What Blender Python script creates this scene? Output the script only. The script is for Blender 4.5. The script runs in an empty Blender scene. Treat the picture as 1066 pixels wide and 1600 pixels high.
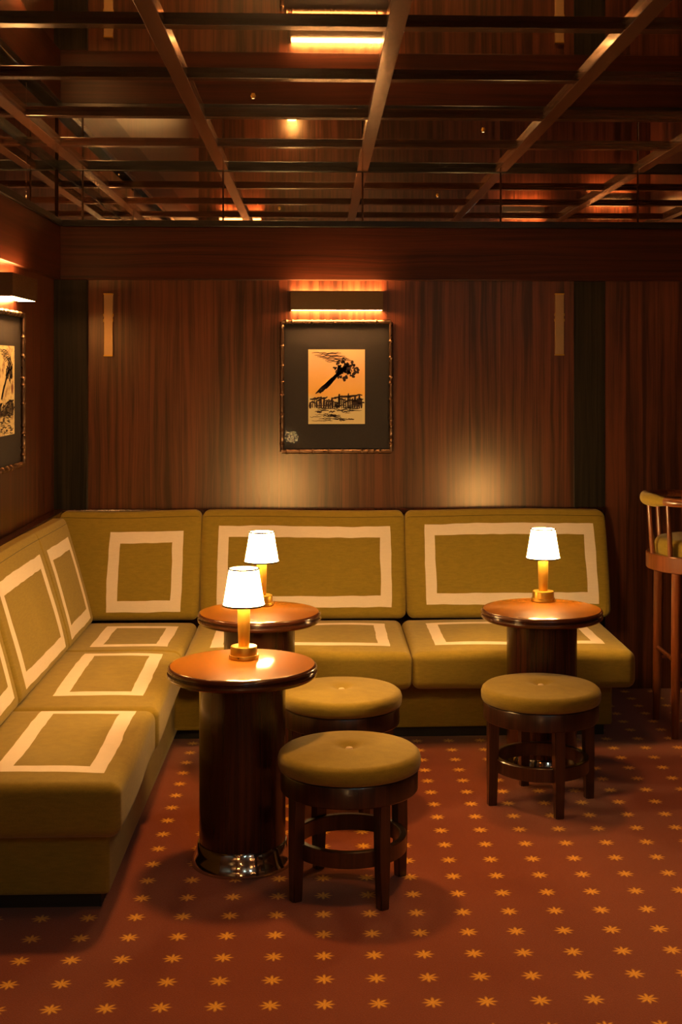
import bpy, bmesh, math, random
from mathutils import Vector, Matrix

random.seed(7)
scn = bpy.context.scene
COL = scn.collection
PI = math.pi

# ------------------------------------------------------------------ materials
class N:
    """tiny node-graph helper"""
    def __init__(self, name):
        self.m = bpy.data.materials.new(name)
        self.m.use_nodes = True
        self.t = self.m.node_tree
        self.b = self.t.nodes['Principled BSDF']
        self.out = self.t.nodes['Material Output']
    def n(self, typ, **kw):
        o = self.t.nodes.new(typ)
        for k, v in kw.items():
            setattr(o, k, v)
        return o
    def link(self, a, b):
        self.t.links.new(a, b)
    def put(self, sock, v):
        if isinstance(v, bpy.types.NodeSocket):
            self.link(v, sock)
        else:
            sock.default_value = v
    def math(self, op, a, b=0.0, c=0.0):
        o = self.n('ShaderNodeMath', operation=op)
        self.put(o.inputs[0], a); self.put(o.inputs[1], b); self.put(o.inputs[2], c)
        return o.outputs[0]
    def mix(self, f, a, b):
        o = self.n('ShaderNodeMix', data_type='RGBA')
        self.put(o.inputs[0], f)
        self.put(o.inputs[6], a if isinstance(a, bpy.types.NodeSocket) else (*a, 1))
        self.put(o.inputs[7], b if isinstance(b, bpy.types.NodeSocket) else (*b, 1))
        return o.outputs[2]
    def noise(self, vec, scale, detail=3.0, rough=0.55):
        o = self.n('ShaderNodeTexNoise')
        if vec is not None: self.link(vec, o.inputs['Vector'])
        o.inputs['Scale'].default_value = scale
        o.inputs['Detail'].default_value = detail
        o.inputs['Roughness'].default_value = rough
        return o.outputs['Fac']
    def comb(self, x, y, z):
        o = self.n('ShaderNodeCombineXYZ')
        for i, v in enumerate((x, y, z)): self.put(o.inputs[i], v)
        return o.outputs[0]
    def sep(self, v):
        o = self.n('ShaderNodeSeparateXYZ'); self.link(v, o.inputs[0])
        return o.outputs
    def coord(self, which='Object'):
        return self.n('ShaderNodeTexCoord').outputs[which]
    def rng(self, v, a, b, c=0.0, d=1.0):
        o = self.n('ShaderNodeMapRange')
        self.put(o.inputs[0], v)
        for i, q in enumerate((a, b, c, d)): o.inputs[1 + i].default_value = q
        return o.outputs[0]
    def bump(self, h, strength, dist=0.001):
        o = self.n('ShaderNodeBump')
        o.inputs['Strength'].default_value = strength
        o.inputs['Distance'].default_value = dist
        self.link(h, o.inputs['Height'])
        self.link(o.outputs[0], self.b.inputs['Normal'])
    def set(self, **kw):
        for k, v in kw.items():
            s = self.b.inputs[k.replace('_', ' ')]
            if isinstance(v, bpy.types.NodeSocket): self.link(v, s)
            elif isinstance(v, tuple): s.default_value = (*v, 1)
            else: s.default_value = v
        return self.m

def wood(name, dark, light, axis='z', leaf=0.0, rough=0.3, coat=0.3, freq=55.0, coatr=0.2, contrast=(0.38, 0.62)):
    """striped mahogany veneer; the stripes run along `axis`"""
    k = N(name)
    x, y, z = k.sep(k.coord('Object'))
    lat = k.math('ADD', x, y) if axis == 'z' else (z if axis == 'x' else k.math('ADD', x, z))
    lon = {'z': z, 'x': x, 'y': y}[axis]
    shift = 0.0
    tone = None
    if leaf:
        cell = k.math('FLOOR', k.math('DIVIDE', lat, leaf))
        w = k.n('ShaderNodeTexWhiteNoise', noise_dimensions='1D')
        k.link(cell, w.inputs['W'])
        tone = w.outputs['Value']
        shift = k.math('MULTIPLY', tone, 37.0)
    la = k.math('ADD', lat, shift)
    wob = k.noise(k.comb(k.math('MULTIPLY', la, 6.0), 0.0, k.math('MULTIPLY', lon, 1.2)), 1.0, 2.0)
    la2 = k.math('ADD', la, k.math('MULTIPLY', wob, 0.05))
    g1 = k.noise(k.comb(k.math('MULTIPLY', la2, freq), 0.0, k.math('MULTIPLY', lon, 0.7)), 1.0, 3.0)
    g2 = k.noise(k.comb(k.math('MULTIPLY', la2, freq * 6), 3.0, k.math('MULTIPLY', lon, 5.0)), 1.0, 2.0)
    g = k.math('ADD', k.math('MULTIPLY', g1, 0.75), k.math('MULTIPLY', g2, 0.25))
    if tone is not None:
        g = k.math('ADD', g, k.math('MULTIPLY', k.math('SUBTRACT', tone, 0.5), 0.09))
    f = k.rng(g, *contrast)
    c = k.mix(f, dark, light)
    if leaf:
        fr = k.math('FRACT', k.math('DIVIDE', lat, leaf))
        line = k.math('LESS_THAN', fr, 0.004 / leaf * 0.5)
        c = k.mix(line, c, tuple(v * 0.25 for v in dark))
    k.bump(g2, 0.06)
    return k.set(Base_Color=c, Roughness=rough, Coat_Weight=coat, Coat_Roughness=coatr)

def metal(name, col, rough, brushed=False):
    k = N(name)
    nz = k.noise(k.coord('Object'), 220.0 if brushed else 40.0, 2.0)
    r = k.rng(nz, 0.3, 0.7, rough * 0.8, rough * 1.25)
    if brushed: k.bump(nz, 0.08)
    return k.set(Base_Color=col, Metallic=1.0, Roughness=r)

def glow(name, col, strength):
    k = N(name)
    return k.set(Base_Color=(0.8, 0.75, 0.65), Roughness=0.6, Emission_Color=col, Emission_Strength=strength)

OLIVE = (0.250, 0.180, 0.022)
CREAM = (0.74, 0.65, 0.55)
def fabric(name, rects=(), seams=(), col=OLIVE):
    """woven olive cloth; rects = cream woven frames (cx, cy, half w, half h, band) in metres of the UV map"""
    k = N(name)
    uv = k.coord('UV')
    ob = k.coord('Object')
    u, v, _ = k.sep(uv)
    wu = k.math('MULTIPLY', k.math('SUBTRACT', k.noise(uv, 9.0, 1.0), 0.5), 0.009)
    mp = k.n('ShaderNodeMapping'); mp.inputs['Location'].default_value = (5.3, 2.1, 0)
    k.link(uv, mp.inputs['Vector'])
    wv = k.math('MULTIPLY', k.math('SUBTRACT', k.noise(mp.outputs[0], 9.0, 1.0), 0.5), 0.009)
    u2 = k.math('ADD', u, wu); v2 = k.math('ADD', v, wv)
    mask = None
    for cx, cy, hw, hh, b in rects:
        au = k.math('ABSOLUTE', k.math('SUBTRACT', u2, cx)); av = k.math('ABSOLUTE', k.math('SUBTRACT', v2, cy))
        outer = k.math('MULTIPLY', k.math('LESS_THAN', au, hw), k.math('LESS_THAN', av, hh))
        inner = k.math('MULTIPLY', k.math('LESS_THAN', au, hw - b), k.math('LESS_THAN', av, hh - b))
        fr = k.math('SUBTRACT', outer, inner)
        mask = fr if mask is None else k.math('MAXIMUM', mask, fr)
    weave = k.noise(ob, 420.0, 2.0, 0.7)
    slub = k.noise(k.comb(k.math('MULTIPLY', k.sep(ob)[0], 30.0), k.math('MULTIPLY', k.sep(ob)[1], 30.0), k.math('MULTIPLY', k.sep(ob)[2], 160.0)), 1.0, 2.0)
    tone = k.rng(k.math('ADD', k.math('MULTIPLY', weave, 0.6), k.math('MULTIPLY', slub, 0.4)), 0.25, 0.75, 0.0, 1.0)
    c = k.mix(tone, tuple(q * 0.72 for q in col), tuple(q * 1.2 for q in col))
    if mask is not None:
        c = k.mix(mask, c, k.mix(tone, tuple(q * 0.9 for q in CREAM), tuple(min(1, q * 1.05) for q in CREAM)))
    for ax, pos in seams:
        s = k.math('LESS_THAN', k.math('ABSOLUTE', k.math('SUBTRACT', u if ax == 'u' else v, pos)), 0.0013)
        c = k.mix(s, c, tuple(q * 0.3 for q in col))
    k.bump(weave, 0.35, 0.0008)
    return k.set(Base_Color=c, Roughness=0.92, Sheen_Weight=0.15, Sheen_Roughness=0.5, Specular_IOR_Level=0.2)

M = {}
M['wall'] = wood('wall_veneer', (0.020, 0.0045, 0.003), (0.116, 0.0305, 0.014), 'z', 0.148, 0.30, 0.0, 36.0, 0.25, (0.40, 0.60))
M['wall'].node_tree.nodes['Principled BSDF'].inputs['Specular IOR Level'].default_value = 0.85
M['wall'].node_tree.nodes['Principled BSDF'].inputs['Specular Tint'].default_value = (1.0, 0.80, 0.55, 1)
M['frieze'] = wood('frieze_veneer', (0.018, 0.006, 0.003), (0.060, 0.014, 0.006), 'x', 0.0, 0.35, 0.0, 60.0)
M['friezey'] = wood('frieze_veneer_side', (0.018, 0.006, 0.003), (0.060, 0.014, 0.006), 'y', 0.0, 0.35, 0.0, 60.0)
M['pilaster'] = wood('pilaster_veneer', (0.009, 0.008, 0.006), (0.030, 0.022, 0.014), 'z', 0.0, 0.38, 0.0, 50.0)
for q, lv in (('pilaster', 0.12), ('frieze', 0.2), ('friezey', 0.2)):
    M[q].node_tree.nodes['Principled BSDF'].inputs['Specular IOR Level'].default_value = lv
M['beamx'] = wood('batten_wood_cross', (0.020, 0.008, 0.005), (0.055, 0.020, 0.010), 'x', 0.0, 0.22, 0.6, 50.0, 0.08)
M['beamy'] = wood('batten_wood_long', (0.05, 0.020, 0.011), (0.13, 0.052, 0.026), 'y', 0.0, 0.25, 0.5, 50.0, 0.1)
M['black'] = wood('ebony_trim', (0.004, 0.004, 0.004), (0.010, 0.008, 0.007), 'x', 0.0, 0.25, 0.0, 40.0)
M['table'] = wood('table_column_veneer', (0.018, 0.005, 0.003), (0.060, 0.016, 0.007), 'z', 0.0, 0.25, 0.15, 45.0, 0.12)
M['tabletop'] = wood('table_top_veneer', (0.085, 0.024, 0.002), (0.24, 0.088, 0.005), 'x', 0.0, 0.5, 0.6, 26.0, 0.10, (0.32, 0.66))
M['tabletop'].node_tree.nodes['Principled BSDF'].inputs['Specular IOR Level'].default_value = 0.05
M['tableedge'] = wood('table_edge_wood', (0.045, 0.012, 0.005), (0.11, 0.032, 0.013), 'x', 0.0, 0.25, 0.8, 40.0, 0.08)
M['stool'] = wood('stool_wood', (0.022, 0.008, 0.005), (0.055, 0.018, 0.009), 'z', 0.0, 0.3, 0.4, 60.0, 0.15)
M['barwood'] = wood('bar_stool_wood', (0.10, 0.026, 0.008), (0.23, 0.065, 0.02), 'z', 0.0, 0.28, 0.6, 60.0, 0.12)
M['brass'] = metal('brass', (0.60, 0.36, 0.055), 0.34)
M['brass'].node_tree.nodes['Principled BSDF'].inputs['Metallic'].default_value = 0.90
M['satinbrass'] = metal('satin_brass', (0.55, 0.36, 0.16), 0.42, True)
M['bronze'] = metal('dark_bronze', (0.20, 0.125, 0.065), 0.45, True)
M['chrome'] = metal('chrome', (0.55, 0.50, 0.44), 0.10)
M['fabric'] = fabric('olive_weave')
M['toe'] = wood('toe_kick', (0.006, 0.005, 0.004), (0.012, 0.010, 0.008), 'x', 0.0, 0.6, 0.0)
M['button'] = fabric('cream_weave', col=(0.62, 0.50, 0.33))

def mirror_mat(name, col, rough):
    k = N(name)
    return k.set(Base_Color=col, Metallic=1.0, Roughness=rough)
M['ceiling'] = mirror_mat('ceiling_mirror', (0.88, 0.78, 0.68), 0.02)
M['mirror'] = mirror_mat('frieze_mirror', (0.88, 0.82, 0.74), 0.01)

def carpet():
    k = N('star_carpet')
    ob = k.coord('Object')
    mp = k.n('ShaderNodeMapping'); mp.inputs['Rotation'].default_value = (0, 0, math.radians(0.0))
    k.link(ob, mp.inputs['Vector'])
    x, y, _ = k.sep(mp.outputs[0])
    wob = k.noise(ob, 55.0, 2.0)
    P = 0.1281
    def cell(v, off):
        f = k.math('FRACT', k.math('DIVIDE', k.math('SUBTRACT', v, off), P))
        return k.math('MULTIPLY', k.math('SUBTRACT', f, 0.5), P)
    cx = cell(x, -0.622 - P / 2); cy = cell(y, 3.101 - P / 2)
    cx = k.math('ADD', cx, k.math('MULTIPLY', k.math('SUBTRACT', wob, 0.5), 0.006))
    r = k.math('SQRT', k.math('ADD', k.math('MULTIPLY', cx, cx), k.math('MULTIPLY', cy, cy)))
    a = k.math('ARCTAN2', cy, cx)
    sp = k.math('POWER', k.math('ABSOLUTE', k.math('COSINE', k.math('MULTIPLY', a, 4.0))), 1.8)
    lim = k.math('ADD', 0.0098, k.math('MULTIPLY', sp, 0.0150))
    pile = k.noise(ob, 260.0, 2.0, 0.8)
    d = k.math('SUBTRACT', lim, k.math('ADD', r, k.math('MULTIPLY', k.math('SUBTRACT', pile, 0.5), 0.008)))
    star = k.rng(d, -0.004, 0.006)
    big = k.noise(ob, 2.2, 3.0)
    t = k.math('ADD', k.math('MULTIPLY', pile, 0.75), k.math('MULTIPLY', big, 0.25))
    base = k.mix(k.rng(t, 0.3, 0.7), (0.140, 0.027, 0.0065), (0.25, 0.054, 0.012))
    gold = k.mix(k.rng(pile, 0.3, 0.7), (0.56, 0.27, 0.02), (0.86, 0.44, 0.035))
    c = k.mix(star, base, gold)
    k.bump(pile, 0.6, 0.003)
    return k.set(Base_Color=c, Roughness=0.95, Specular_IOR_Level=0.1, Sheen_Weight=0.2)
M['carpet'] = carpet()

# ------------------------------------------------------------------ geometry helpers
FLAT = set()
def obj(name, bm, mat, parent=None, loc=None, sharp=35, world=False):
    flat = id(bm) in FLAT
    FLAT.discard(id(bm))
    me = bpy.data.meshes.new(name)
    if world and parent is not None:
        bmesh.ops.translate(bm, verts=bm.verts, vec=-parent.location)
    bmesh.ops.recalc_face_normals(bm, faces=bm.faces)
    bm.to_mesh(me); bm.free()
    mats = mat if isinstance(mat, (list, tuple)) else [mat]
    for q in mats: me.materials.append(q)
    for p in me.polygons: p.use_smooth = not flat
    if not flat: me.set_sharp_from_angle(angle=math.radians(sharp))
    o = bpy.data.objects.new(name, me)
    COL.objects.link(o)
    if parent is not None: o.parent = parent
    if loc is not None: o.location = loc
    return o

def thing(name, label, cat, loc=(0, 0, 0), rz=0.0, group=None):
    o = bpy.data.objects.new(name, None)
    o.empty_display_size = 0.1
    COL.objects.link(o)
    o.location = loc; o.rotation_euler = (0, 0, rz)
    return tag(o, label, cat, group)

def tag(o, label, cat, group=None):
    o['label'] = label; o['category'] = cat
    if group: o['group'] = group
    return o

def struct(name, bm, mat, sharp=35):
    o = obj(name, bm, mat, sharp=sharp)
    o['kind'] = 'structure'
    return o

def dup(root, loc, rz, label, group=None):
    def rec(o, parent):
        c = o.copy(); COL.objects.link(c)
        c.parent = parent
        for ch in o.children: rec(ch, c)
        return c
    r = rec(root, None)
    r.location = loc; r.rotation_euler = (0, 0, rz)
    r['label'] = label
    if group: r['group'] = group
    return r

def box(bm, x0, x1, y0, y1, z0, z1, bev=0.0, seg=2):
    m = Matrix.Translation(((x0 + x1) / 2, (y0 + y1) / 2, (z0 + z1) / 2)) @ Matrix.Diagonal((x1 - x0, y1 - y0, z1 - z0, 1))
    r = bmesh.ops.create_cube(bm, size=1.0, matrix=m)
    FLAT.add(id(bm))
    if bev:
        es = list({e for v in r['verts'] for e in v.link_edges})
        bmesh.ops.bevel(bm, geom=es, offset=bev, segments=seg, affect='EDGES', profile=0.5)
    return bm

def bx(*a, **k):
    return box(bmesh.new(), *a, **k)

def lathe(prof, n=64, bm=None, rad=None):
    """revolve (r, z) pairs about Z; rad(angle, r, z) may vary the radius"""
    bm = bm or bmesh.new()
    rings = []
    for r, z in prof:
        if r < 1e-6:
            rings.append([bm.verts.new((0, 0, z))])
        else:
            ring = []
            for i in range(n):
                a = 2 * PI * i / n
                q = rad(a, r, z) if rad else r
                ring.append(bm.verts.new((q * math.cos(a), q * math.sin(a), z)))
            rings.append(ring)
    for a, b in zip(rings, rings[1:]):
        for i in range(n):
            j = (i + 1) % n
            vs = [a[i % len(a)], a[j % len(a)], b[j % len(b)], b[i % len(b)]]
            vs = list(dict.fromkeys(vs))
            if len(vs) >= 3: bm.faces.new(vs)
    return bm

def tube(pts, rads, n=16, bm=None, closed=False, sx=1.0, up=Vector((0, 0, 1))):
    """sweep an ellipse along pts; sx scales the cross-section sideways"""
    bm = bm or bmesh.new()
    P = [Vector(p) for p in pts]
    R = rads if isinstance(rads, (list, tuple)) else [rads] * len(P)
    rings = []
    for i, p in enumerate(P):
        if closed: t = P[(i + 1) % len(P)] - P[i - 1]
        else: t = P[min(i + 1, len(P) - 1)] - P[max(i - 1, 0)]
        t.normalize()
        u = up if abs(t.dot(up)) < 0.95 else Vector((1, 0, 0))
        s = t.cross(u).normalized(); w = s.cross(t).normalized()
        rings.append([bm.verts.new(p + s * (R[i] * sx * math.cos(2 * PI * k / n)) + w * (R[i] * math.sin(2 * PI * k / n))) for k in range(n)])
    m = len(rings)
    for i in range(m if closed else m - 1):
        a, b = rings[i], rings[(i + 1) % m]
        for k in range(n):
            bm.faces.new((a[k], a[(k + 1) % n], b[(k + 1) % n], b[k]))
    if not closed:
        bm.faces.new(rings[0]); bm.faces.new(rings[-1])
    return bm

def cushion(w, d, h, r=0.03, bulge=0.012, face='front', crease=(), n=22, wave=0.003, seed=0):
    """soft rounded box: x 0..w, y 0..d (0 = front), z 0..h. UV (metres) on the front or top face only"""
    rnd = random.Random(seed)
    ph = [rnd.uniform(0, 6) for _ in range(6)]
    bm = bmesh.new()
    uvl = bm.loops.layers.uv.new('UVMap')
    dims = (w, d, h)
    def samples(L, nn, extra=()):
        s = set()
        for i in range(7): s.add(round(r * i / 6, 5)); s.add(round(L - r * i / 6, 5))
        for i in range(nn + 1): s.add(round(r + (L - 2 * r) * i / nn, 5))
        for c in extra:
            for dd in (-0.02, -0.012, -0.006, -0.003, 0, 0.003, 0.006, 0.012, 0.02): s.add(round(c + dd, 5))
        return sorted(s)
    S = [samples(w, n, crease), samples(d, 8 if face == 'front' else 14), samples(h, 14 if face == 'front' else 6)]
    verts = {}
    def shape(p):
        q = Vector([min(max(p[i], r), dims[i] - r) for i in range(3)])
        dv = p - q
        if dv.length > 1e-9: p = q + dv.normalized() * r
        u, v = p.x / w, (p.z / h if face == 'front' else p.y / d)
        fade = (1 - (2 * u - 1) ** 4) * (1 - (2 * v - 1) ** 4)
        b = bulge * fade
        for c in crease:
            b -= 0.011 * math.exp(-((p.x - c) / 0.007) ** 2)
        b += wave * fade * (math.sin(7 * u + ph[0]) * math.sin(5 * v + ph[1]) + 0.5 * math.sin(13 * u + ph[2] + 4 * v))
        if face == 'front':
            k = max(0.0, 1 - p.y / d)
            p = p + Vector((0, -b * k, 0))
            p.z += 0.004 * math.sin(5 * u + ph[3]) * v
        else:
            k = max(0.0, p.z / h)
            p = p + Vector((0, 0, b * k))
            p.y += 0.004 * math.sin(6 * u + ph[4]) * (1 - v) + 0.003 * math.sin(3 * u + ph[5]) * (1 - v)
        # slight belly on the ends
        e = 0.004 * (1 - (2 * p.z / h - 1) ** 2)
        p.x += e if p.x > w / 2 else -e
        return p
    def vert(p):
        key = (round(p[0], 5), round(p[1], 5), round(p[2], 5))
        if key not in verts: verts[key] = bm.verts.new(shape(Vector(p)))
        return verts[key]
    for ax in range(3):
        a, b = [i for i in range(3) if i != ax]
        for val in (0.0, dims[ax]):
            main = (face == 'front' and ax == 1 and val == 0.0) or (face == 'top' and ax == 2 and val > 0)
            for i in range(len(S[a]) - 1):
                for j in range(len(S[b]) - 1):
                    cs = []
                    for ii, jj in ((i, j), (i + 1, j), (i + 1, j + 1), (i, j + 1)):
                        c = [0, 0, 0]; c[ax] = val; c[a] = S[a][ii]; c[b] = S[b][jj]
                        cs.append(tuple(c))
                    vs = [vert(c) for c in cs]
                    if len(set(vs)) < 4: continue
                    f = bm.faces.new(vs)
                    for lp, c in zip(f.loops, cs):
                        lp[uvl].uv = (c[a], c[b]) if main else (50.0, 50.0)
    return bm

def morph(bm, fn):
    for v in bm.verts: v.co = Vector(fn(v.co))
    return bm

# ------------------------------------------------------------------ the room
YW, XL, XR, YN, ZC = 6.10, -1.204, 3.45, -1.3, 2.43
struct('floor', bx(XL - 0.1, XR + 0.1, YN - 0.1, YW + 0.1, -0.05, 0.0), M['carpet'])
struct('wall_back', bx(XL - 0.1, XR + 0.1, YW, YW + 0.1, 0, ZC + 0.05), M['wall'])
struct('wall_left', bx(XL - 0.1, XL, YN - 0.1, YW, 0, ZC + 0.05), M['wall'])
struct('wall_right', bx(XR, XR + 0.1, YN - 0.1, YW, 0, ZC + 0.05), M['wall'])
struct('wall_front', bx(XL, XR, YN - 0.1, YN, 0, ZC + 0.05), M['wall'])
struct('ceiling', bx(XL - 0.1, XR + 0.1, YN - 0.1, YW + 0.1, ZC, ZC + 0.05), M['ceiling'])

tr = [0]
def trim(bm, mat):
    tr[0] += 1
    return struct('trim_%d' % tr[0], bm, mat)
# ceiling battens
BX = [-1.075 + 0.6435 * i for i in range(8)]
BY = [YW - 0.64 * i for i in range(1, 12)]
for y in BY:
    trim(bx(XL, XR, y - 0.024, y + 0.024, ZC - 0.017, ZC + 0.01, bev=0.002), M['beamx'])
for x in BX:
    trim(bx(x - 0.025, x + 0.025, YN, YW - 0.012, ZC - 0.02, ZC + 0.01, bev=0.002), M['beamy'])
# crown between ceiling and mirror strip, lip under the mirror strip, wood frieze
trim(bx(XL, XR, YW - 0.016, YW, ZC - 0.022, ZC + 0.01, bev=0.002), M['black'])
trim(bx(XL, XL + 0.016, YN, YW - 0.016, ZC - 0.022, ZC + 0.01, bev=0.002), M['black'])
trim(bx(XL + 0.012, XR, YW - 0.045, YW, 2.148, 2.178, bev=0.003), M['black'])
trim(bx(XL, XL + 0.045, YN, YW - 0.045, 2.148, 2.178, bev=0.003), M['black'])
trim(bx(XL + 0.012, XR, YW - 0.032, YW, 1.905, 2.148, bev=0.003), M['frieze'])
trim(bx(XL, XL + 0.032, YN, YW - 0.032, 1.905, 2.148, bev=0.003), M['friezey'])
# pilasters
trim(bx(XL, -1.052, YW - 0.028, YW, 0, 1.905, bev=0.002), M['pilaster'])
trim(bx(1.200, 1.345, YW - 0.012, YW, 0, 1.905, bev=0.002), M['pilaster'])
# ledge rail behind the sofa backs
trim(bx(XL, 1.34, YW - 0.05, YW - 0.0, 0.825, 0.853, bev=0.006), M['table'])
trim(bx(XL, XL + 0.05, 3.40, YW - 0.05, 0.825, 0.853, bev=0.006), M['table'])

# mirror strips at the top of the walls
MG = 'mirror panels in the strip under the ceiling'
xs = [-1.19, -1.075, -0.4315, 0.212, 0.8555, 1.499, 2.1425, XR]
names = ['narrow mirror panel in the far left corner under the ceiling', 'mirror panel under the ceiling above the left brass wall plate',
         'mirror panel under the ceiling above the framed print on the back wall', 'mirror panel under the ceiling just right of the back picture light',
         'mirror panel under the ceiling above the right brass wall plate', 'mirror panel under the ceiling above the bar stool',
         'mirror panel under the ceiling beyond the right frame edge']
for i, (a, b) in enumerate(zip(xs, xs[1:])):
    o = obj('mirror_panel', bx(a + 0.0015, b - 0.0015, YW - 0.010, YW, 2.178, ZC - 0.022, bev=0.003), M['mirror'])
    tag(o, names[i], 'mirror', MG)
ys = [YW - 0.02, 5.46, 4.82, 4.18, 3.54]
names = ['mirror panel of the left wall strip nearest the far corner', 'second mirror panel from the corner on the left wall strip',
         'third mirror panel from the corner on the left wall strip', 'fourth mirror panel from the corner on the left wall strip']
for i, (b, a) in enumerate(zip(ys, ys[1:])):
    o = obj('mirror_panel', bx(XL, XL + 0.010, a + 0.0015, b - 0.0015, 2.178, ZC - 0.022, bev=0.003), M['mirror'])
    tag(o, names[i], 'mirror', MG)

# ------------------------------------------------------------------ corner sofa
sofa = thing('corner_sofa', 'long L-shaped olive banquette with cream square outlines fitted into the corner', 'sofa', (-0.55, 5.3, 0))
def spart(name, bm, mat, **k):
    return obj(name, bm, mat, sofa, world=True, **k)
SX = -0.528      # seat front of the left run
SY = 5.160       # seat front of the back run
# base plinths and dark toe recess
bm = bmesh.new()
prof = [(XL + 0.01, 3.655), (-0.572, 3.655), (-0.572, 5.318), (1.205, 5.318), (1.205, YW - 0.03), (XL + 0.01, YW - 0.03)]
def prism(prof, z0, z1, bev=0.0):
    bm = bmesh.new()
    a = [bm.verts.new((x, y, z0)) for x, y in prof]; b = [bm.verts.new((x, y, z1)) for x, y in prof]
    bm.faces.new(a); bm.faces.new(b)
    for i in range(len(prof)):
        j = (i + 1) % len(prof); bm.faces.new((a[i], a[j], b[j], b[i]))
    if bev:
        bmesh.ops.bevel(bm, geom=list(bm.edges), offset=bev, segments=3, affect='EDGES', profile=0.5)
    return bm
bm.free()
spart('base', prism(prof, 0.045, 0.232, 0.012), M['fabric'])
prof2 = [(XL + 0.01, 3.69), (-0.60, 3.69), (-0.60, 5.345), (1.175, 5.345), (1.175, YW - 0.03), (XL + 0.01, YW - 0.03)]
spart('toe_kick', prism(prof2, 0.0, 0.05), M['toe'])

# seat cushions (cushion(): x = length, y = depth from the front, z = up)
ST, SB = 0.378, 0.230
def seat_back_run(x0, x1, rect, seed):
    w, d = x1 - x0, 5.86 - SY
    bm = cushion(w, d, ST - SB, 0.032, 0.012, 'top', seed=seed)
    morph(bm, lambda c: (x0 + c.x, SY + c.y, SB + c.z))
    rx0, rx1, ry0, ry1 = rect
    m = fabric('seat_weave', [((rx0 + rx1) / 2 - x0, (ry0 + ry1) / 2 - SY, (rx1 - rx0) / 2, (ry1 - ry0) / 2, 0.048)])
    spart('seat_cushion', bm, m, sharp=60)
def seat_left_run(y0, y1, rects, crease, seed):
    # local x runs along +Y from y0, local y = depth from the front edge towards -X
    w, d = y1 - y0, SX - (XL + 0.01)
    bm = cushion(w, d, ST - SB, 0.032, 0.012, 'top', crease=[c - y0 for c in crease], seed=seed, n=30)
    morph(bm, lambda c: (SX - c.y, y0 + c.x, SB + c.z))
    rr = [((a + b) / 2 - y0, SX - (c + e) / 2, (b - a) / 2, (e - c) / 2, 0.048) for a, b, c, e in rects]
    m = fabric('seat_weave', rr)
    spart('seat_cushion', bm, m, sharp=60)
seat_left_run(3.560, 4.352, [(3.655, 4.325, -0.895, -0.588)], [], 1)
seat_left_run(4.356, 5.84, [(4.51, 5.15, -0.90, -0.595), (5.29, 5.72, -0.905, -0.597)], [5.205], 2)
seat_back_run(-0.524, 0.374, (-0.428, 0.295, 5.275, 5.735), 3)
seat_back_run(0.378, 1.262, (0.475, 1.165, 5.275, 5.735), 4)

# back cushions
def back_back_run(x0, x1, rect, seed, lean=0.0):
    w, h, d = x1 - x0, 0.466, 0.2
    z0 = 0.384
    bm = cushion(w, d, h, 0.034, 0.012, 'front', seed=seed)
    def fn(c):
        v = c.z / h; t = c.y / d
        yf = 5.815 + 0.150 * v + 0.02 * v * v
        return (x0 + c.x, yf + t * (6.048 - yf), z0 + c.z)
    morph(bm, fn)
    rx0, rx1, rz0, rz1 = rect
    m = fabric('back_weave', [((rx0 + rx1) / 2 - x0, (rz0 + rz1) / 2 - z0, (rx1 - rx0) / 2, (rz1 - rz0) / 2, 0.048)], [('v', h - 0.024)])
    spart('back_cushion', bm, m, sharp=60)
back_back_run(-1.16, -0.522, (-0.925, -0.602, 0.425, 0.765), 11)
back_back_run(-0.518, 0.398, (-0.440, 0.330, 0.440, 0.785), 12)
back_back_run(0.402, 1.318, (0.490, 1.258, 0.448, 0.792), 13)
def back_left_run(y0, y1, rects, crease, seed):
    w, h, d = y1 - y0, 0.466, 0.2
    z0 = 0.384
    bm = cushion(w, d, h, 0.034, 0.010, 'front', crease=[c - y0 for c in crease], seed=seed, n=30)
    def fn(c):
        v = c.z / h; t = c.y / d
        xf = -0.968 - 0.118 * v - 0.012 * v * v
        return (xf + t * (XL + 0.05 - xf), y0 + c.x, z0 + c.z)
    morph(bm, fn)
    rr = [((a + b) / 2 - y0, (c + e) / 2 - z0, (b - a) / 2, (e - c) / 2, 0.048) for a, b, c, e in rects]
    spart('back_cushion', bm, fabric('back_weave', rr, [('v', h - 0.024)]), sharp=60)
back_left_run(3.500, 4.368, [(3.62, 4.30, 0.43, 0.775)], [], 21)
back_left_run(4.372, 5.80, [(4.46, 5.14, 0.42, 0.775), (5.27, 5.72, 0.42, 0.775)], [5.205], 22)

# ------------------------------------------------------------------ pedestal tables
def make_table(loc, label):
    t = thing('pedestal_table', label, 'table', loc, 0, 'round pedestal tables')
    R = 0.227
    obj('tabletop', lathe([(0, 0.6), (R - 0.016, 0.6), (R - 0.008, 0.5985)], 128), M['tabletop'], t)
    obj('edge_moulding', lathe([(R - 0.0085, 0.5985), (R - 0.003, 0.596), (R, 0.591), (R, 0.587), (R - 0.003, 0.583), (R - 0.004, 0.581),
                           (R + 0.001, 0.578), (R + 0.002, 0.572), (R - 0.001, 0.566), (R - 0.008, 0.561), (R - 0.02, 0.558), (0.12, 0.558)], 128), M['tableedge'], t)
    obj('column', lathe([(0.12, 0.559), (0.131, 0.556), (0.131, 0.055), (0.12, 0.052)], 96), M['table'], t)
    obj('base_ring', lathe([(0.125, 0.066), (0.134, 0.066), (0.1375, 0.060), (0.141, 0.042), (0.148, 0.022), (0.154, 0.010), (0.154, 0.0), (0.12, 0.0)], 96), M['chrome'], t)
    return t
T = [(-0.226, 4.018, 0), (-0.212, 4.882, 0), (0.844, 4.905, 0)]
table = make_table(T[0], 'nearest round mahogany pedestal table with chrome foot, in front of two others')
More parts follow.
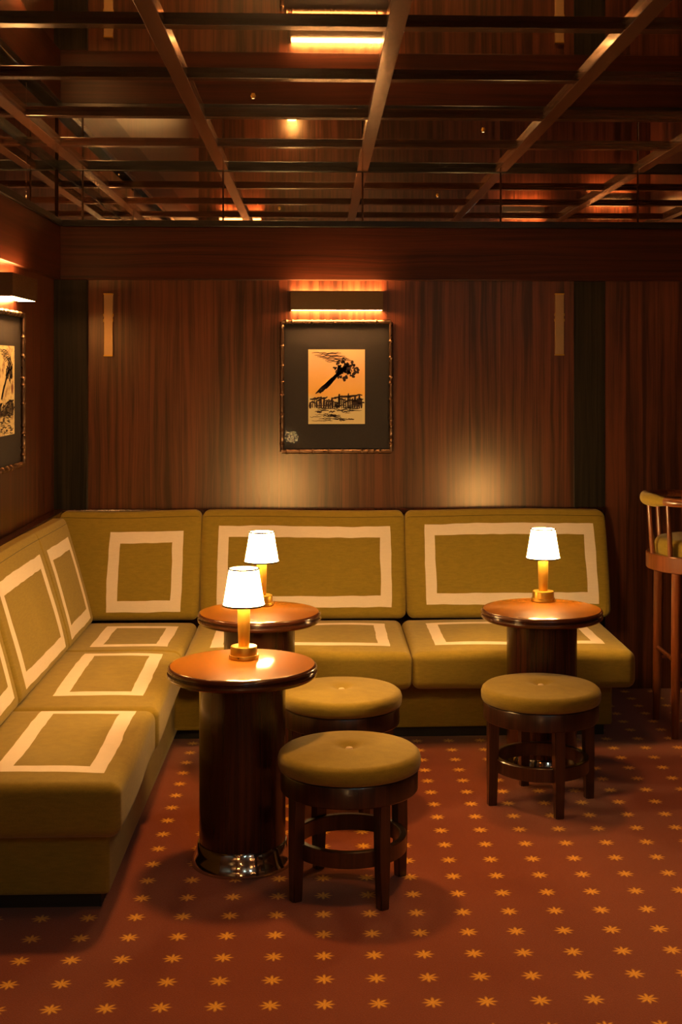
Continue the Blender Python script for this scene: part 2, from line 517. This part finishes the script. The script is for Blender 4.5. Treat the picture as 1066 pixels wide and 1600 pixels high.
dup(table, T[1], 0.9, 'round mahogany pedestal table standing half hidden behind the nearest table')
dup(table, T[2], 1.7, 'round mahogany pedestal table by the right end of the sofa')

# ------------------------------------------------------------------ table lamps
WARM = (1.0, 0.50, 0.13)
k = N('lamp_shade_glow')
tc = k.sep(k.coord('Object'))
M['shade'] = k.set(Base_Color=(0.85, 0.75, 0.55), Roughness=0.8, Emission_Color=(1.0, 0.58, 0.21), Emission_Strength=85.0)
M['shade_rim'] = fabric('shade_binding', col=(0.024, 0.011, 0.0010))
M['bulb'] = glow('bulb_glow', (1.0, 0.72, 0.38), 60.0)
def make_lamp(loc, label):
    t = thing('table_lamp', label, 'lamp', loc, 0, 'small brass table lamps')
    obj('base', lathe([(0, 0.0), (0.0445, 0.0), (0.046, 0.002), (0.046, 0.009), (0.0445, 0.012), (0.041, 0.0125), (0.041, 0.036), (0.0395, 0.0385), (0.0, 0.0395)], 64), M['brass'], t)
    obj('stem', lathe([(0.0, 0.039), (0.0165, 0.039), (0.0175, 0.046), (0.0195, 0.11), (0.0195, 0.168), (0.016, 0.172), (0.0, 0.172)], 40), M['brass'], t)
    pl = lambda a, r, z: r * (1 + 0.010 * math.cos(40 * a))
    sh = obj('lamp_shade', lathe([(0.0635, 0.165), (0.0625, 0.170), (0.0455, 0.274), (0.0447, 0.278), (0.0432, 0.278), (0.0438, 0.274), (0.061, 0.169), (0.062, 0.165), (0.0635, 0.165)], 240, rad=pl), M['shade'], t)
    bm = tube([(0.0460 * math.cos(a), 0.0460 * math.sin(a), 0.2775) for a in [2 * PI * i / 64 for i in range(64)]], 0.0027, 8, closed=True)
    obj('binding', bm, M['shade_rim'], sh)
    bm = tube([(0.0645 * math.cos(a), 0.0645 * math.sin(a), 0.1655) for a in [2 * PI * i / 64 for i in range(64)]], 0.0029, 8, closed=True)
    obj('binding', bm, M['shade_rim'], sh)
    bm = lathe([(0, 0.20), (0.012, 0.203), (0.018, 0.215), (0.018, 0.228), (0.010, 0.243), (0, 0.246)], 24)
    lathe([(0, 0.17), (0.011, 0.17), (0.011, 0.202), (0, 0.202)], 20, bm=bm)
    obj('bulb', bm, M['bulb'], t)
    return t
LP = [(-0.226, 4.092, 0.6), (-0.209, 5.005, 0.6), (0.875, 5.055, 0.6)]
lamp = make_lamp(LP[0], 'lit brass table lamp with white pleated shade on the nearest table')
dup(lamp, LP[1], 0.4, 'lit brass table lamp on the table behind the nearest one')
dup(lamp, LP[2], 1.1, 'lit brass table lamp on the right-hand table before the sofa end')
def light(name, kind, loc, energy, col, **kw):
    l = bpy.data.lights.new(name, kind)
    l.energy = energy; l.color = col
    rot = kw.pop('rot', (0, 0, 0))
    for a, b in kw.items(): setattr(l, a, b)
    o = bpy.data.objects.new(name, l); COL.objects.link(o)
    o.location = loc; o.rotation_euler = rot
    return o
for p in LP:
    light('lamp_light', 'POINT', (p[0], p[1], p[2] + 0.19), 2.6, WARM, shadow_soft_size=0.02)

# ------------------------------------------------------------------ upholstered stools
def make_stool(loc, rz, label):
    t = thing('round_stool', label, 'stool', loc, rz, 'low round stools')
    R = 0.206
    prof = [(0.0, 0.352), (R - 0.012, 0.350), (R - 0.003, 0.353), (R, 0.362), (R + 0.001, 0.378), (R - 0.003, 0.391), (R - 0.012, 0.399)]
    top = []
    for i in range(1, 19):
        r = (R - 0.012) * (1 - i / 18.0)
        z = 0.399 + 0.015 * (1 - (r / (R - 0.012)) ** 2) - 0.017 * math.exp(-(r / 0.030) ** 2)
        top.append((r, z))
    cu = obj('seat_cushion', lathe(prof + top, 96), M['fabric'], t, sharp=70)
    obj('button', lathe([(0, 0.395), (0.009, 0.3965), (0.0115, 0.400), (0.009, 0.4045), (0.004, 0.406), (0, 0.4065)], 20), M['button'], cu)
    obj('apron', lathe([(0.16, 0.348), (0.197, 0.348), (0.1985, 0.345), (0.1985, 0.292), (0.196, 0.289), (0.16, 0.289), (0.16, 0.348)], 96), M['stool'], t)
    for i in range(4):
        bm = bmesh.new()
        vs = []
        for z, s, rr in ((0.0, 0.0145, 0.177), (0.15, 0.0165, 0.175), (0.292, 0.0185, 0.173)):
            vs.append([bm.verts.new((rr + dx * s, dy * s, z)) for dx, dy in ((-1, -1), (1, -1), (1, 1), (-1, 1))])
        bm.faces.new(vs[0]); bm.faces.new(vs[-1])
        for a, b in zip(vs, vs[1:]):
            for q in range(4): bm.faces.new((a[q], a[(q + 1) % 4], b[(q + 1) % 4], b[q]))
        bmesh.ops.bevel(bm, geom=[e for e in bm.edges if abs((e.verts[0].co - e.verts[1].co).normalized().z) > 0.9], offset=0.004, segments=2, affect='EDGES')
        bmesh.ops.rotate(bm, verts=bm.verts, cent=(0, 0, 0), matrix=Matrix.Rotation(i * PI / 2, 3, 'Z'))
        obj('leg', bm, M['stool'], t)
    obj('foot_ring', lathe([(0.146, 0.115), (0.160, 0.113), (0.1655, 0.116), (0.1655, 0.158), (0.163, 0.161), (0.149, 0.161), (0.146, 0.158), (0.146, 0.115)], 96), M['stool'], t)
    return t
stool = make_stool((0.094, 3.798, 0), math.radians(-60), 'nearest olive round stool standing right of the nearest table')
dup(stool, (0.085, 4.50, 0), math.radians(-66), 'olive round stool half hidden behind the nearest stool')
dup(stool, (0.776, 4.530, 0), math.radians(-80), 'olive round stool standing in front of the right-hand table')

# ------------------------------------------------------------------ bar stool at the right edge
bs = thing('bar_stool', 'tall red-brown wooden bar stool with olive padded back at the right edge', 'bar stool', (1.615, 5.42, 0))
def arc(r, a0, a1, z, n=24, dz=lambda q: 0.0):
    return [(r * math.cos(math.radians(a0 + (a1 - a0) * i / n)), r * math.sin(math.radians(a0 + (a1 - a0) * i / n)), z + dz(i / n)) for i in range(n + 1)]
obj('seat_frame', lathe([(0.19, 0.732), (0.236, 0.735), (0.240, 0.731), (0.240, 0.672), (0.236, 0.668), (0.19, 0.668), (0.19, 0.732)], 72), M['barwood'], bs)
cu = [(0.0, 0.70), (0.198, 0.70), (0.203, 0.735), (0.204, 0.768)]
cu += [(0.204 - 0.03 * (1 - math.cos(a)), 0.768 + 0.03 * math.sin(a)) for a in (0.4, 0.8, 1.2, 1.57)]
cu += [(0.174 * (1 - i / 10), 0.798 + 0.012 * (1 - (1 - i / 10) ** 2) - 0.016 * math.exp(-((0.174 * (1 - i / 10)) / 0.03) ** 2)) for i in range(1, 11)]
tuft = lambda a, r, z: r * (1 - (0.022 * (max(0.0, math.cos(8 * a)) ** 14) if z > 0.70 and r > 0.17 else 0))
obj('seat_cushion', lathe(cu, 192, rad=tuft), M['fabric'], bs, sharp=70)
for a in (222, 138, 42, -42):
    ca, sa = math.cos(math.radians(a)), math.sin(math.radians(a))
    obj('leg', tube([(0.222 * ca, 0.222 * sa, 0.0), (0.215 * ca, 0.215 * sa, 0.36), (0.21 * ca, 0.21 * sa, 0.672)], [0.016, 0.020, 0.021], 20), M['barwood'], bs)
for a, b, z in ((222, 138, 0.31), (138, 42, 0.27), (42, -42, 0.31), (-42, -138, 0.24)):
    pa = (0.217 * math.cos(math.radians(a)), 0.217 * math.sin(math.radians(a)), z); pb = (0.217 * math.cos(math.radians(b)), 0.217 * math.sin(math.radians(b)), z)
    obj('stretcher', tube([pa, pb], 0.009, 14), M['barwood'], bs)
slope = lambda q: 0.0
pad = arc(0.243, 146, 215, 0.958, 28)
obj('back_pad', tube(pad, [0.017 + 0.010 * min(1, 4 * q, 4 * (1 - q)) if True else 0 for q in [i / 28 for i in range(29)]], 20, sx=0.8), M['fabric'], bs, sharp=60)
obj('arm_rail', tube(arc(0.243, 214.5, 320, 0.958, 26, lambda q: -0.03 * q * q), [0.019 - 0.004 * i / 26 for i in range(27)], 18, sx=1.1), M['barwood'], bs)
obj('arm_rail', tube(arc(0.243, 147, 40, 0.962, 26, lambda q: -0.03 * q * q), [0.015] * 27, 18, sx=1.1), M['barwood'], bs)
for a in (128, 186, 217, 262, 300, 95, 60):
    ca, sa = math.cos(math.radians(a)), math.sin(math.radians(a))
    obj('spindle', tube([(0.225 * ca, 0.225 * sa, 0.73), (0.234 * ca, 0.234 * sa, 0.84), (0.243 * ca, 0.243 * sa, 0.95)], [0.0115, 0.010, 0.0085], 14), M['barwood'], bs)

# ------------------------------------------------------------------ framed prints with picture lights
k = N('mat_board'); nz = k.noise(k.coord('Object'), 300.0, 2.0)
M['matboard'] = k.set(Base_Color=k.mix(nz, (0.015, 0.0125, 0.0135), (0.026, 0.022, 0.024)), Roughness=0.85)
k = N('picture_glass')
gl = k.n('ShaderNodeBsdfGlossy'); gl.inputs['Roughness'].default_value = 0.03
tp = k.n('ShaderNodeBsdfTransparent'); mx = k.n('ShaderNodeMixShader'); fr = k.n('ShaderNodeFresnel'); fr.inputs[0].default_value = 1.45
ge = k.n('ShaderNodeNewGeometry')
k.link(k.math('MULTIPLY', k.math('MULTIPLY', fr.outputs[0], k.math('SUBTRACT', 1.0, ge.outputs['Backfacing'])), 0.12), mx.inputs[0]); k.link(tp.outputs[0], mx.inputs[1]); k.link(gl.outputs[0], mx.inputs[2]); k.link(mx.outputs[0], k.out.inputs['Surface'])
M['glass'] = k.m
M['bamboo'] = metal('bamboo_bronze', (0.17, 0.105, 0.07), 0.32)
k = N('ink'); M['ink'] = k.set(Base_Color=k.mix(k.noise(k.coord('Object'), 90.0), (0.012, 0.008, 0.010), (0.05, 0.022, 0.02)), Roughness=0.8)
def paper(name, top, mid, low):
    k = N(name)
    x, y, z = k.sep(k.coord('Object'))
    h = k.math('ADD', z, k.math('MULTIPLY', k.math('SUBTRACT', k.noise(k.coord('Object'), 11.0), 0.5), 0.12))
    c = k.mix(k.rng(h, -0.02, 0.12), mid, top)
    c = k.mix(k.rng(h, -0.07, -0.03), low, c)
    return k.set(Base_Color=c, Roughness=0.75)
M['paper'] = paper('print_paper', (0.78, 0.50, 0.30), (0.80, 0.47, 0.12), (0.62, 0.55, 0.33))
k = N('blotchy_paper'); nz = k.noise(k.coord('Object'), 16.0, 5.0, 0.65)
M['paper2'] = k.set(Base_Color=k.mix(k.rng(nz, 0.52, 0.66), (0.80, 0.66, 0.36), (0.20, 0.055, 0.03)), Roughness=0.75)

def stroke(bm, pts, w, y=-0.0008):
    """a brushed line lying on the print, in the print's x-z plane"""
    P = [Vector((p[0], 0, p[1])) for p in pts]
    n = len(P)
    L, R = [], []
    w = w * 1.7
    for i, p in enumerate(P):
        t = (P[min(i + 1, n - 1)] - P[max(i - 1, 0)]).normalized()
        s = Vector((-t.z, 0, t.x))
        ww = w * (0.35 + 0.65 * math.sin(PI * (i + 0.5) / n)) / 2
        L.append(bm.verts.new((p + s * ww) + Vector((0, y, 0)))); R.append(bm.verts.new((p - s * ww) + Vector((0, y, 0))))
    for i in range(n - 1): bm.faces.new((L[i], L[i + 1], R[i + 1], R[i]))

FW, FH, PW, PH = 0.526, 0.621, 0.262, 0.345
def landscape(rnd):
    bm = bmesh.new()
    def wig(x0, z0, x1, z1, amp, w, n=9):
        stroke(bm, [(x0 + (x1 - x0) * i / n + rnd.uniform(-amp, amp) * 0.4, z0 + (z1 - z0) * i / n + rnd.uniform(-amp, amp)) for i in range(n + 1)], w)
    # drifting cloud lines, top left
    for i in range(7): wig(-0.115 + 0.012 * i, 0.155 - 0.007 * i, 0.01 + 0.01 * i, 0.158 - 0.006 * i, 0.004, 0.0022)
    # a leaning tree with a dark crown on a hillside: trunk, boughs, leaf dabs
    for i in range(5): wig(-0.095 + 0.005 * i, -0.03, 0.035 + 0.004 * i, 0.085 + 0.004 * i, 0.006, 0.0055)
    for i in range(80):
        a = rnd.uniform(0, 6.28); r = 0.05 * math.sqrt(rnd.random())
        x, z = 0.045 + r * math.cos(a) * 1.05, 0.085 + r * math.sin(a) * 0.9
        wig(x, z, x + rnd.uniform(-0.018, 0.018), z + rnd.uniform(-0.02, 0.006), 0.003, rnd.uniform(0.003, 0.009), 4)
    # village roofs and arcades along the horizon
    for i in range(24):
        x = -0.122 + 0.0103 * i; h = rnd.uniform(0.02, 0.05)
        wig(x, -0.10, x + rnd.uniform(-0.003, 0.003), -0.10 + h + (0.02 if i > 12 else 0), 0.002, rnd.uniform(0.003, 0.008), 5)
        wig(x - 0.004, -0.10 + h, x + 0.018, -0.095 + h + rnd.uniform(-0.01, 0.01), 0.002, 0.004, 4)
    wig(-0.01, -0.048, 0.118, -0.038, 0.003, 0.006); wig(-0.125, -0.058, -0.07, -0.05, 0.004, 0.006)
    # fields
    for i in range(48):
        x = rnd.uniform(-0.125, 0.06); z = rnd.uniform(-0.165, -0.085)
        wig(x, z, x + rnd.uniform(0.02, 0.07), z + rnd.uniform(-0.004, 0.004), 0.0025, rnd.uniform(0.0012, 0.004), 6)
    for v in bm.verts:
        v.co.x = min(max(v.co.x, -PW / 2 + 0.002), PW / 2 - 0.002); v.co.z = min(max(v.co.z, -PH / 2 + 0.002), PH / 2 - 0.002)
    return bm

def bamboo(p0, p1, seed):
    """a cane-shaped frame rail with raised knuckles and shallow flats"""
    rnd = random.Random(seed)
    p0, p1 = Vector(p0), Vector(p1)
    L = (p1 - p0).length
    nodes, q = [], rnd.uniform(0.02, 0.05)
    while q < L - 0.015:
        nodes.append(q); q += rnd.choice((0.028, 0.06, 0.075, 0.09))
    pts, rads = [], []
    n = max(30, int(L / 0.003))
    for i in range(n + 1):
        s = L * i / n
        dn = min(abs(s - a) for a in nodes)
        r = 0.0105 + 0.0026 * math.exp(-(dn / 0.0035) ** 2) - 0.0012 * math.exp(-((dn - 0.012) / 0.01) ** 2)
        pts.append(p0 + (p1 - p0) * (i / n)); rads.append(r)
    return tube(pts, rads, 12)

def make_picture(loc, rz, label, art):
    """local frame: wall plane is y = 0, picture faces -y, origin at the centre"""
    t = thing('framed_print', label, 'picture', loc, rz)
    hw, hh = FW / 2, FH / 2
    for i, (a, b) in enumerate((((-hw, hh), (hw, hh)), ((-hw, -hh), (hw, -hh)), ((-hw, -hh), (-hw, hh)), ((hw, -hh), (hw, hh)))):
        sx = 0.011
        a = Vector((a[0] * (1 - sx / hw), -0.022, a[1] * (1 - sx / hh))); b = Vector((b[0] * (1 - sx / hw), -0.022, b[1] * (1 - sx / hh)))
        obj('frame_rail', bamboo(a, b, 31 + i), M['bamboo'], t)
    obj('mat_board', bx(-hw + 0.012, hw - 0.012, -0.012, -0.0005, -hh + 0.012, hh - 0.012), M['matboard'], t)
    pr = obj('print', bx(-PW / 2, PW / 2, -0.0136, -0.0122, -PH / 2, PH / 2), M['paper'] if art == 'landscape' else M['paper2'], t)
    ink = landscape(random.Random(5 if art == 'landscape' else 9))
    bmesh.ops.translate(ink, verts=ink.verts, vec=(0, -0.0134, 0))
    obj('ink_drawing', ink, M['ink'], pr)
    obj('glass_pane', bx(-hw + 0.014, hw - 0.014, -0.0195, -0.018, -hh + 0.014, hh - 0.014), M['glass'], t)
    return t
PC = (0.092, YW, 1.4135)
make_picture(PC, 0, 'orange ink print of buildings with wide dark mat in bamboo frame on the back wall', 'landscape')
LC = (XL, 5.100, 1.4135)
make_picture(LC, PI / 2, 'yellow and brown print in bamboo frame on the left wall, cut by the frame edge', 'blotch')

M['picglow'] = glow('picture_light_diffuser', (1.0, 0.45, 0.13), 75.0)
def make_picture_light(loc, rz, label):
    t = thing('picture_light', label, 'light', loc, rz, 'wall picture lights')
    W, h, p = 0.212, 0.044, 0.085
    bm = bmesh.new()
    box(bm, -W, W, -p, -p + 0.003, -h, h, 0.001)
    box(bm, -W, -W + 0.003, -p + 0.003, -0.0, -h, h, 0.001)
    box(bm, W - 0.003, W, -p + 0.003, -0.0, -h, h, 0.001)
    obj('housing', bm, M['bronze'], t)
    obj('wall_bracket', bx(-0.05, 0.05, -0.012, 0.0, -h * 0.8, h * 0.8, bev=0.002), M['bronze'], t)
    for s in (-1, 1):
        z = s * (h - 0.003)
        obj('diffuser', bx(-W + 0.004, W - 0.004, -p + 0.004, -0.013, z - 0.002, z + 0.002), M['picglow'], t)
    return t
plight = make_picture_light((0.092, YW, 1.809), 0, 'dark bronze picture light glowing above the print on the back wall')
dup(plight, (XL, 5.100, 1.809), PI / 2, 'dark bronze picture light glowing above the print on the left wall')

# ------------------------------------------------------------------ brass wall plates
def make_plate(loc, label):
    t = thing('wall_plate', label, 'wall plate', loc, 0, 'slim brass wall plates')
    obj('plate', bx(-0.0205, 0.0205, -0.020, 0.0, -0.139, 0.139, bev=0.0015), M['satinbrass'], t)
    for s in (-1, 1):
        obj('end_lip', bx(-0.0215, 0.0215, -0.024, 0.0, s * 0.1415 - 0.003, s * 0.1415 + 0.003, bev=0.001), M['brass'], t)
    for z in (0.045, 0.02):
        for s in (-1, 1):
            obj('clip', bx(s * 0.0215 - 0.0015, s * 0.0215 + 0.0015, -0.022, -0.004, z - 0.006, z + 0.006), M['brass'], t)
    return t
plate = make_plate((-0.957, YW, 1.698), 'slim upright brass plate on the back wall near the left corner')
dup(plate, (1.130, YW, 1.703), 0, 'slim upright brass plate on the back wall beside the right pilaster')

# ------------------------------------------------------------------ pin downlights in the ceiling
M['pin'] = glow('pin_spot_lens', (1.0, 0.6, 0.25), 4.0)
def make_pin(loc, label):
    t = thing('ceiling_spotlight', label, 'light', loc, 0, 'tiny ceiling spotlights')
    obj('collar', lathe([(0.0, 0.0), (0.0085, 0.0), (0.0085, -0.002), (0.0065, -0.004), (0.0055, -0.009), (0.0050, -0.009)], 24), M['brass'], t)
    obj('lens', lathe([(0.0, -0.0085), (0.005, -0.0085)], 24), M['pin'], t)
    return t
PIN = [(-0.217, 4.508, ZC), (0.65, 5.116, ZC)]
pin = make_pin(PIN[0], 'tiny brass spotlight in the ceiling above the nearest table')
dup(pin, PIN[1], 0, 'tiny brass spotlight in the ceiling near the mirror strip, right of centre')
SPOTC = (1.0, 0.47, 0.13)
light('spot_light', 'SPOT', (PIN[0][0], PIN[0][1], ZC - 0.03), 140.0, SPOTC, spot_size=math.radians(84), spot_blend=1.0, rot=(-0.22, 0.10, 0), shadow_soft_size=0.10)
light('spot_light', 'SPOT', (PIN[1][0], PIN[1][1], ZC - 0.03), 85.0, SPOTC, spot_size=math.radians(62), spot_blend=1.0, rot=(-0.28, -0.03, 0), shadow_soft_size=0.10)
# downlights of the room outside the picture
for x, y, e in ((0.55, 3.05, 60.0), (1.5, 2.9, 45.0), (1.8, 0.6, 40.0), (-0.1, 0.4, 30.0)):
    light('spot_light', 'SPOT', (x, y, ZC - 0.03), e, SPOTC, spot_size=math.radians(80), spot_blend=1.0, shadow_soft_size=0.12)

# the side of the room behind the viewer, seen in the ceiling and frieze mirrors
dup(table, (-0.25, -0.95, 0), 0.3, 'pedestal table seen only as a reflection in the mirrors')
dup(lamp, (-0.25, -0.98, 0.6), 0.2, 'table lamp seen only as a bright reflection in the ceiling, left of centre')
dup(plight, (-0.78, YN, 1.80), PI, 'picture light glowing in the mirror strip left of the framed print')
dup(plight, (2.12, YN, 1.74), PI, 'picture light glowing in the mirror strip above the right brass plate')
dup(plight, (3.02, YN, 1.60), PI, 'picture light glowing in the mirror strip above the bar stool')

# added fill strips behind the viewer, out of sight, to lift the shadows
M['strip'] = glow('fill_strip_glow', (0.66, 0.95, 0.95), 30.0)
for i, (x, y) in enumerate(((0.55, -0.75), (1.8, -0.75))):
    t = thing('fill_strip_light', ('pale fill strip added on the ceiling behind the viewer, unseen, left of two', 'pale fill strip added on the ceiling behind the viewer, unseen, right of two')[i], 'light', (x, y, ZC - 0.02), 0, 'added pale fill strips')
    obj('housing', bx(-0.06, 0.06, -0.5, 0.5, -0.025, 0.0, bev=0.004), M['bronze'], t)
    obj('tube', bx(-0.05, 0.05, -0.48, 0.48, -0.032, -0.025), M['strip'], t)

# ------------------------------------------------------------------ world, camera, view
w = bpy.data.worlds.new('room_ambience'); scn.world = w; w.use_nodes = True
w.node_tree.nodes['Background'].inputs[0].default_value = (0.9, 0.75, 0.55, 1)
w.node_tree.nodes['Background'].inputs[1].default_value = 0.0

cam = bpy.data.cameras.new('camera')
cam.sensor_fit = 'VERTICAL'; cam.sensor_height = 36.0
cam.lens = 36.0 * 2055 / 1600
cam.shift_x = (533 - 574) / 1600.0
cam.shift_y = -(800 - 575) / 1600.0
co = bpy.data.objects.new('camera', cam); COL.objects.link(co)
co.location = (0, 0, 1.5)
co.rotation_euler = (PI / 2, 0, -math.radians(2.2))
scn.camera = co
scn.view_settings.view_transform = 'Standard'
scn.view_settings.look = 'None'
scn.view_settings.exposure = 0.0
scn.view_settings.gamma = 1.0
scn.view_settings.use_curve_mapping = False
